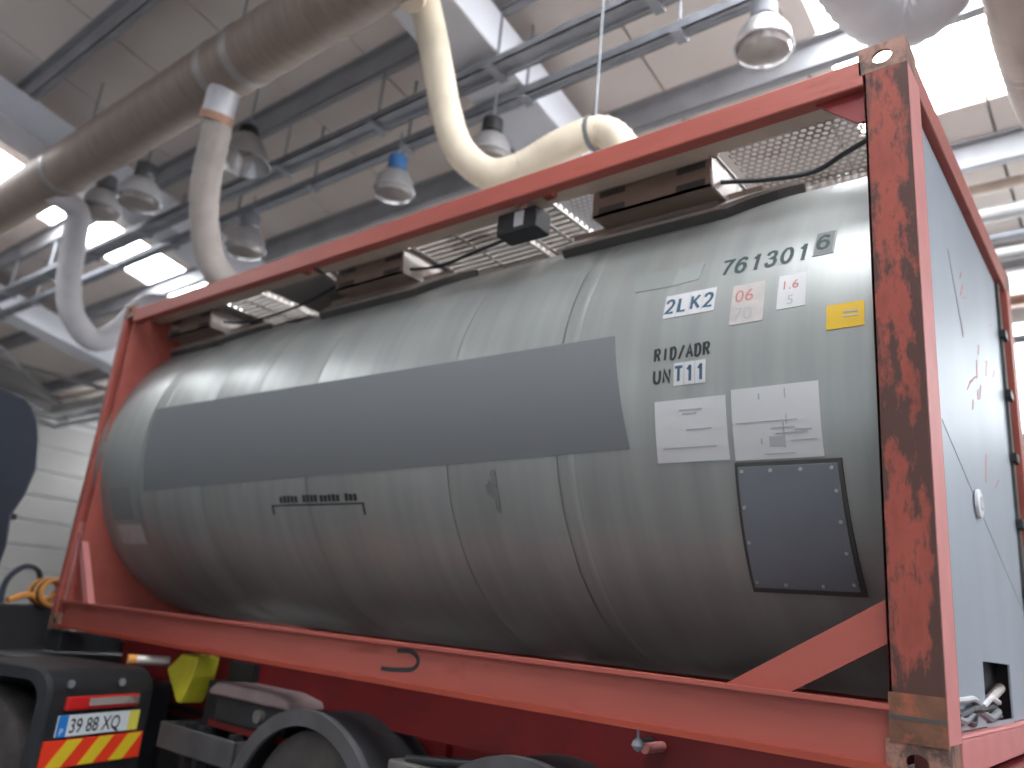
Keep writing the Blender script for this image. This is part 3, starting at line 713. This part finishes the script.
# sloping corner braces
def plate(pts, y, th, name, m, **kw): return P(MB().prism([(p[0], y, p[1]) for p in pts], (0, th, 0)).build(name, m, ctr, **kw))
plate([(-.70, 1.462), (-.47, 1.462), (-.155, 1.645), (-.155, 1.78)], .04, .012, 'diagonal_brace', 'red')
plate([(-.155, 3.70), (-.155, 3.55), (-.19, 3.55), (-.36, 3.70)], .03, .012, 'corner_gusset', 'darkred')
# far end frame: plate with circular cut, plus fillet gussets and a bottom leg
def corner_web(zsign, ysign, xw, m='red', w=1.19):
    ys, zs2 = (0.02 if ysign < 0 else WD-.02), (ZT-.05 if zsign > 0 else ZB+.05)
    pts = [(ys, zs2)]; 
    a0, a1 = (math.pi if ysign < 0 else 0), (pi/2 if zsign > 0 else -pi/2)
    if ysign < 0 and zsign < 0: a0, a1 = pi, 3*pi/2
    if ysign > 0 and zsign < 0: a0, a1 = 0, -pi/2
    if ysign > 0 and zsign > 0: a0, a1 = 0, pi/2
    mb = MB(); bm = mb.bm; fr = []; 
    for k in range(17):
        a = a0+(a1-a0)*k/16; fr.append((YC+w*math.cos(a), ZC+w*math.sin(a)))
    poly = [(ys, zs2), (ys, ZC)] + fr + [(YC, zs2)]
    poly = [(p[0], max(ZB+.02, min(ZT-.02, p[1]))) for p in poly]
    pts3 = [(xw, p[0], p[1]) for p in poly]
    mb.prism(pts3, (.02, 0, 0))
    bmesh.ops.triangulate(mb.bm, faces=[f for f in mb.bm.faces if len(f.verts) > 4])
    return P(mb.build('end_frame_web', m, ctr))
for zs_ in (1, -1):
    for ys_ in (-1, 1): corner_web(zs_, ys_, -5.90)

P(MB().prism([(-5.95, .02, 1.462), (-5.88, .02, 1.462), (-5.98, .02, 2.05), (-6.02, .02, 2.05)], (0, .05, 0)).build('diagonal_brace', 'pink', ctr))
P(MB().prism([(-5.62, .02, 1.462), (-5.54, .02, 1.462), (-5.94, .02, 1.98), (-5.98, .02, 1.95)], (0, .05, 0)).build('diagonal_brace', 'pink', ctr))
# near end frame: end rails, sheet, hatch opening, hinges
P(MB().box((-.12, .16, 3.70), (-.0, WD-.16, 3.83)).build('end_top_rail', 'red', ctr, bevel=.006))
P(MB().box((-.14, .20, 1.27), (.0, WD-.16, 1.375)).box((-.12, .20, 1.375), (.0, WD-.16, 1.385)).build('end_bottom_rail', 'pink', ctr, bevel=.004))
sh = MB(); xs2 = -.035; th2 = .008
for (ya, yb, za, zc2) in ((.34, .86, 1.39, 3.69), (.86, 1.50, 1.62, 3.69), (1.50, 2.1, 1.39, 3.69), (.86, 1.50, 1.385, 1.40)):
    sh.box((xs2-th2, ya, za), (xs2, yb, zc2))
P(sh.build('end_sheet', 'sheet', ctr, label='pale blue-grey metal sheet closing the tank end'))
P(MB().box((-.105, .60, 1.36), (-.10, 2.05, 1.80)).box((-.10, 1.56, 1.36), (-.04, 1.58, 1.70)).build('recess_dark_backing', 'black', ctr))  # black plate stands in for the shaded inside of the opening
P(MB().cyl((-.07, 1.0, 1.45), (-.07, 1.45, 1.52), .02, 10).build('valve_handle', 'alu', ctr))
P(MB().box((-.03, .235, 2.36), (-.026, .345, 3.25)).build('document_strip', 'label', ctr, label='narrow white strip beside end sheet'))
P(MB().lathe([(.06, -.03), (.06, -.018), (.045, -.014), (.001, -.014)], (0, .98, 2.24), 'X', 20).build('round_emblem', 'white_gl', ctr, smooth=True))
P(MB().lathe([(.03, -.0139), (.02, -.0129)], (0, .98, 2.24), 'X', 16).build('round_emblem', 'ink_faint', ctr))
P(MB().box((-.045, 2.1, 1.39), (-.02, 2.16, 3.69)).build('sheet_edge_seal', 'hatch_edge', ctr))
for z in (3.35, 3.0, 2.65, 2.3, 1.95, 1.6):
    P(MB().box((-.03, 2.08, z), (.0, 2.17, z+.05)).build('hinge', 'black', ctr, bevel=.004))
rr = random.Random(12)
for k in range(16):        # red scratches and scribbles on the end sheet
    y = .95+.8*rr.random(); z = 2.35+1.0*rr.random(); a = rr.uniform(.3, 1.5)
    l = rr.uniform(.05, .16)
    P(MB().prism([(-.0345, y, z), (-.0345, y+.018, z+.005), (-.0345, y+l*math.cos(a)+.018, z+l*math.sin(a)), (-.0345, y+l*math.cos(a), z+l*math.sin(a))], (.001, 0, 0)).build('red_scribble', 'pink', ctr))
P(MB().prism([(-.0345, .40, 2.45), (-.0345, .40, 2.455), (-.0345, 2.05, 1.90), (-.0345, 2.05, 1.89)], (.001, 0, 0)).build('scratch', 'ink_faint', ctr))
P(MB().prism([(-.0345, .75, 3.3), (-.0345, .78, 3.3), (-.0345, 1.0, 3.0), (-.0345, .97, 2.97)], (.001, 0, 0)).build('scratch', 'ink_faint', ctr))
# C-shaped black hand mark on the bottom rail
mk = MB(); pts = []
for k in range(15):
    a = R(120)-R(225)*k/14
    pts.append((-2.255+.075*math.cos(a), 1.388+.042*math.sin(a)))
pts = [(-2.325, 1.425)]+pts[2:-1]+[(-2.34, 1.338), (-2.42, 1.336)]
for (a, b) in zip(pts, pts[1:]):
    dx, dz = b[0]-a[0], b[1]-a[1]; L = math.hypot(dx, dz) or 1; nx, nz = -dz/L*.010, dx/L*.010
    mk.prism([(a[0]-nx, .0185, a[1]-nz), (b[0]-nx, .0185, b[1]-nz), (b[0]+nx, .0185, b[1]+nz), (a[0]+nx, .0185, a[1]+nz)], (0, .001, 0))
P(mk.build('painted_mark', 'ink_black', ctr, label='black curved hand-drawn mark on rail'))
# small hook hanging from the bottom rail
P(MB().cyl((-1.03, .03, 1.27), (-1.03, .03, 1.235), .006, 8).lathe([(.004, 0), (.02, -.015), (.024, -.03), (.012, -.045), (.004, -.05)], (-1.03, .03, 1.24), 'Z', 10).build('hanging_hook', 'tray', ctr, smooth=True))
keep(ctr, cp)
# loose hoses and cables lying on the end rail
bun = empty('cable_bundle', 'tangle of blue, grey and black lines on the pink end rail', 'cable', (-.06, .6, 1.385)); ps = []
rr = random.Random(3)
for i, m in enumerate(('cable', 'tray', 'cab_blue', 'cable', 'collar')):
    pts = [(-.05+.03*rr.random(), .26+.16*k, 1.405+.012*i+.035*rr.random()) for k in range(6)]
    ps.append(MB().tube(curve(pts, 6), .011+.004*(i % 2), 8).build('line', m, bun, smooth=True))
keep(bun, ps)

# ================================================================== SEMI-TRAILER
tr = empty('container_trailer', 'dark red container trailer with black mudguards under the tank', 'trailer', (-3, YC, 0)); tp = []
def T(o): tp.append(o); return o
for y, s in ((.50, 1), (1.94, -1)):
    mb = MB(); mb.box((-5.8, y, .82), (1.0, y+.012, 1.20)); T(mb.build('frame_web', 'chassis', tr))
    T(MB().box((-5.8, y-.06, 1.195), (1.0, y+.08, 1.215)).build('frame_flange', 'chassis', tr))
    T(MB().box((-5.8, y-.06, .80), (1.0, y+.08, .82)).build('frame_flange', 'chassis', tr))
    for x in (-5.2, -4.3, -3.45, -2.35, -1.62, -.72, .2):
        T(MB().box((x, y-.05 if s > 0 else y, .82), (x+.012, (y if s > 0 else y+.06), 1.195)).build('web_stiffener', 'chassis', tr))
for x in (-5.6, -4.0, -2.3, -.3, .7):
    T(MB().box((x-.06, .52, 1.08), (x+.06, 1.93, 1.19)).build('cross_member', 'chassis', tr))
for x in (-5.97, -.09):
    T(MB().box((x-.12, .02, 1.10), (x+.12, 2.42, 1.245)).build('bolster', 'black_dusty' if x < -3 else 'chassis', tr, bevel=.005))
for yy in (.78, 1.66): T(MB().box((-5.9, yy-.05, 1.0), (.9, yy+.05, 1.19)).build('centre_beam', 'chassis', tr))
# filler panel closing the gap below the tank rail
T(MB().box((-5.5, .33, 1.02), (-.25, .34, 1.235)).build('side_panel', 'chassis', tr))
def wheel(x, y, parent, s=1, plist=None, r=.50, z=None):
    z = r if z is None else z
    t = MB().lathe([(.30, -.12), (.44, -.14), (.485, -.125), (.50, -.09), (.50, .09), (.485, .125), (.44, .14), (.30, .12)], (x, y, z), 'Y', 48).build('tyre', 'tyre', parent, smooth=True)
    rm = MB().lathe([(.30, -.12), (.29, -.10), (.25, -.06), (.12, -.03), (.12, -.13), (.001, -.13)], (x, y, z), 'Y', 32).build('wheel_rim', 'rim', parent, smooth=True)
    for o in (t, rm): plist.append(o)
    for k in range(10):
        a = 2*pi*k/10
        o = MB().cyl((x+.17*math.cos(a), y-.06, z+.17*math.sin(a)), (x+.17*math.cos(a), y-.03, z+.17*math.sin(a)), .016, 6).build('wheel_nut', 'tray', parent); plist.append(o)
def mudguard(x, y0, y1, r, zc, parent, plist, a0=8, a1=172, m='black_dusty'):
    mb = MB(); n = 30; rings = []
    for k in range(n+1):
        a = R(a0+(a1-a0)*k/n); c_, s_ = math.cos(a), math.sin(a)
        rings.append([(x+r*c_, y0, zc+r*s_), (x+r*c_, y1, zc+r*s_), (x+(r-.012)*c_, y1, zc+(r-.012)*s_), (x+(r-.012)*c_, y0, zc+(r-.012)*s_)])
    plist.append(mb.sweep(rings, None).build('mudguard', m, parent, smooth=True))
    mb = MB(); rings = []
    for k in range(n+1):
        a = R(a0+(a1-a0)*k/n); c_, s_ = math.cos(a), math.sin(a)
        rings.append([(x+(r+.012)*c_, y0-.012, zc+(r+.012)*s_), (x+(r+.012)*c_, y0+.03, zc+(r+.012)*s_), (x+(r-.065)*c_, y0+.012, zc+(r-.065)*s_), (x+(r-.065)*c_, y0-.012, zc+(r-.065)*s_)])
    plist.append(mb.sweep(rings, None).build('mudguard_rim', 'dust_grey', parent, smooth=True))
for x in (-2.87, -1.53, -.19):
    mudguard(x, .0, .46, .60, .48, tr, tp)
    mudguard(x, 1.98, 2.44, .60, .48, tr, tp)
    wheel(x, .20, tr, plist=tp); wheel(x, 2.24, tr, plist=tp)
    T(MB().cyl((x, .3, .5), (x, 2.1, .5), .07, 14).build('axle', 'black', tr, smooth=True))
# bracket and rod between the mudguards
T(MB().box((-2.33, .05, .90), (-2.05, .20, .955)).build('mudguard_bracket', 'rim', tr, bevel=.01))
T(MB().cyl((-2.25, .10, .96), (-1.80, .10, 1.01), .022, 12).build('spring_brake_rod', 'black', tr, smooth=True))
T(MB().cyl((-2.05, .16, .90), (-2.05, .45, .90), .07, 16).build('air_chamber', 'rim', tr, smooth=True))
T(MB().cyl((-1.82, .12, .955), (-1.72, .12, .945), .022, 12).build('rod_end', 'pinklabel', tr, smooth=True))
# side lamp / plug near the corner
T(MB().cyl((-1.13, .20, 1.19), (-1.13, .32, 1.19), .022, 12).build('socket', 'black', tr, smooth=True))
T(MB().cyl((-1.085, .18, 1.185), (-1.085, .32, 1.185), .020, 12).build('release_knob', 'pink', tr, smooth=True))
# tool box with dusty lid, red base, and side guard rail
tb = MB().box((-3.88, .12, .90), (-3.22, .46, 1.05)); T(tb.build('battery_box', 'black_dusty', tr, bevel=.02))
T(MB().prism([(-3.93, .09, 1.045), (-3.93, .09, 1.075), (-3.86, .09, 1.115), (-3.35, .09, 1.115), (-3.18, .09, 1.085), (-3.16, .09, 1.045)], (0, .40, 0)).build('battery_box_lid', 'pink_dust', tr, bevel=.015))
T(MB().box((-3.95, .14, .865), (-3.2, .44, .90)).build('box_shelf', 'chassis', tr))
T(MB().cyl((-3.42, .085, .985), (-3.42, .12, .985), .035, 16).build('lid_lock', 'rim', tr, smooth=True))
T(MB().box((-4.30, .04, .70), (-3.50, .06, .845)).box((-4.30, .04, .70), (-4.28, .30, .845)).box((-3.52, .04, .70), (-3.50, .30, .845)).build('side_guard_rail', 'dust_grey', tr, bevel=.008))
for x in (-4.12, -3.98, -3.66):
    T(MB().box((x, .10, .3), (x+.06, .16, .86)).build('landing_leg_post', 'black_dusty', tr))
T(MB().box((-4.12, .20, .05), (-3.96, .36, 1.1)).build('landing_leg', 'black_dusty', tr, bevel=.01))
T(MB().box((-5.8, .46, .15), (-3.0, .48, .86)).build('gap_blackout_sheet', 'black', tr))  # added black sheet hiding the bright view under the trailer
T(MB().box((-4.18, .16, .0), (-3.90, .40, .05)).build('landing_foot', 'black_dusty', tr))
T(MB().box((-4.05, .28, .86), (-3.80, .50, 1.22)).build('chock_holder', 'black', tr))
keep(tr, tp)
# (the chock itself follows)
# yellow wheel chock in its holder on the trailer side
ck = MB().prism([(-4.28, .08, 1.235), (-4.10, .08, 1.235), (-4.11, .08, 1.12), (-4.20, .08, .955), (-4.24, .08, .955), (-4.42, .08, 1.13)], (0, .16, 0)).build('wheel_chock', 'chock', bevel=.012)
tag(rebase(ck, (-4.25, .16, .955)), 'yellow plastic wheel chock stowed between tractor mudguard and trailer', 'wheel chock')

# ================================================================== TRACTOR UNIT (stands at an angle in front of the trailer)
TX = Vector((-4.181, -.6925, 0)); ta = R(18)
tk = empty('truck_tractor', 'black truck tractor at the left with number plate and red-yellow board', 'truck', TX, ta); kp = []
def K(mb, name, m, smooth=False, bevel=0, parent=None, **kw): return mb.build(name, m, parent or tk, smooth=smooth, bevel=bevel, **kw)
# mudguard: flat rear flap, rounded shoulder, top
prof = []
for k in range(9):
    a = R(90*k/8); prof.append((-.14+.14*math.cos(a), .99+.14*math.sin(a)))
prof = [(0, .52)]+prof+[(-.75, 1.13), (-.98, 1.10), (-1.15, 1.0), (-1.3, .85)]
inn = []
for (px_, pz) in prof:
    cx, cz = -.62, .55; d = math.hypot(px_-cx, pz-cz); q = (d-.02)/d; inn.append((cx+(px_-cx)*q, cz+(pz-cz)*q))
mb = MB(); rings = [[(p[0], 0, p[1]), (p[0], .74, p[1]), (q[0], .74, q[1]), (q[0], 0, q[1])] for p, q in zip(prof, inn)]
K(mb.sweep(rings, None), 'mudguard', 'black', True)
rim = []
for (px_, pz) in prof:
    cx, cz = -.62, .55; d = math.hypot(px_-cx, pz-cz); q = (d-.075)/d; rim.append((cx+(px_-cx)*q, cz+(pz-cz)*q))
mb = MB(); rings = [[(p[0], -.015, p[1]), (p[0]+.004, .02, p[1]+.004), (q[0], .02, q[1]), (q[0], -.015, q[1])] for p, q in zip(prof, rim)]
K(mb.sweep(rings, None), 'mudguard_rim', 'black_dusty', True)
wl = []
wheel(-.64, .20, tk, plist=wl, z=.50); wheel(-.64, -1.5, tk, plist=wl, z=.50)
K(MB().cyl((-.64, -1.4, .5), (-.64, .2, .5), .09, 14), 'axle', 'black', True)
# rear lamp, plate, hazard board on the flap (facing +x local)
K(MB().box((0, .11, .925), (.03, .62, .995)), 'tail_lamp', 'tail_red', bevel=.008)
K(MB().box((.028, .25, .945), (.036, .61, .985)), 'tail_lamp_lens', 'alu')
K(MB().box((.0, .09, .79), (.012, .66, .90)), 'number_plate', 'plate_white', bevel=.003)
K(MB().box((.011, .09, .79), (.014, .15, .90)), 'plate_band', 'plate_blue')
K(MB().box((.011, .585, .79), (.014, .66, .90)), 'plate_band', 'plate_yellow')
def flat_text(s, y0, z0, size, m, x, parent, sx=1, bold=.0, name='lettering'):
    me = text_mesh(s, size, 0, bold, sx)
    for v in me.vertices: v.co = (x, y0+v.co.x, z0+v.co.y)
    me.materials.append(M[m]); o = bpy.data.objects.new(name, me); COL.objects.link(o); o.parent = parent; return o
flat_text('39 88 XQ', .165, .808, .105, 'ink_black', .0145, tk, sx=.83, bold=.001)
flat_text('P', .105, .80, .05, 'plate_white', .0145, tk)
flat_text('17', .605, .825, .04, 'ink_black', .0145, tk) if False else None
K(MB().box((0, .03, .635), (.012, .72, .775)), 'hazard_board', 'hazard_red')
hb = MB()
for k in range(3):
    y = .06+k*.215
    hb.prism([(.0125, y, .637), (.0125, y+.105, .637), (.0125, y+.22, .773), (.0125, y+.115, .773)], (.001, 0, 0))
K(hb, 'hazard_stripe', 'hazard_yellow')
for y in (.12, .48): K(MB().cyl((0, y, 1.06), (.012, y, 1.06), .022, 12), 'fixing_bolt', 'tray', True)
# work lamp cylinder right of the mudguard
K(MB().cyl((-.20, .76, 1.165), (-.08, .92, 1.165), .030, 14), 'work_lamp', 'alu', True)
K(MB().cyl((-.23, .72, 1.165), (-.20, .76, 1.165), .031, 14), 'marker_lens', 'orange', True)
# chassis rails, cross box, rear electrics
for y in (-.95, -.25): K(MB().box((-4.2, y, .72), (-1.2, y+.08, .98)), 'frame_rail', 'black')
K(MB().box((-1.0, .42, .22), (-.2, 1.15, 1.02)), 'rear_cross_box', 'black', bevel=.03)  # box widened to black out the bright floor beside the mudguard
# rack with coiled hoses behind the cab
K(MB().box((-2.25, .98, .50), (-1.95, 1.72, 1.40)), 'equipment_box', 'black_dusty', bevel=.03)
K(MB().box((-1.95, .75, .50), (-1.2, 1.9, 1.08)), 'step_box', 'black', bevel=.02)
for i in range(5):
    K(MB().tube([(-2.0+.03*i, 1.50+.13*math.cos(2*pi*k/20), 1.50+.10*math.sin(2*pi*k/20)) for k in range(21)], .018, 8), 'air_line_coil', 'orange' if i % 2 == 0 else 'black', True)
K(MB().tube(curve([(-2.0, 1.15, 1.3), (-2.0, 1.14, 1.55), (-1.98, 1.25, 1.68), (-2.0, 1.40, 1.66), (-2.05, 1.5, 1.5)], 8), .022, 8), 'air_line', 'cab_blue', True)
K(MB().tube(curve([(-1.94, 1.15, 1.42), (-1.94, 1.3, 1.47), (-1.94, 1.5, 1.45), (-1.94, 1.62, 1.60), (-1.96, 1.70, 1.72)], 8), .024, 8), 'air_line', 'orange', True)
# cab: body and rounded side air deflector
K(MB().box((-4.2, -1.45, .75), (-2.18, .92, 2.88)), 'cab', 'cab_blue', bevel=.12)
pf = [(-1.2, 2.95), (.74, 2.98), (.92, 2.96), (1.00, 2.91), (1.09, 2.80), (1.14, 2.66), (1.18, 2.45), (1.14, 2.22), (1.07, 2.05), (1.10, 1.83), (1.06, 1.45), (-1.2, 1.45)]
mb = MB(); mb.prism([(-2.16, p[0], p[1]) for p in pf], (.14, 0, 0))
dfl = K(mb, 'air_deflector', 'cab_blue', bevel=.03)
for (y, z) in ((1.10, 2.44), (1.06, 2.02)): K(MB().box((-2.12, y, z), (-2.04, y+.06, z+.045)), 'deflector_clip', 'black')
wheel(-3.4, -1.3, tk, plist=wl, z=.50)
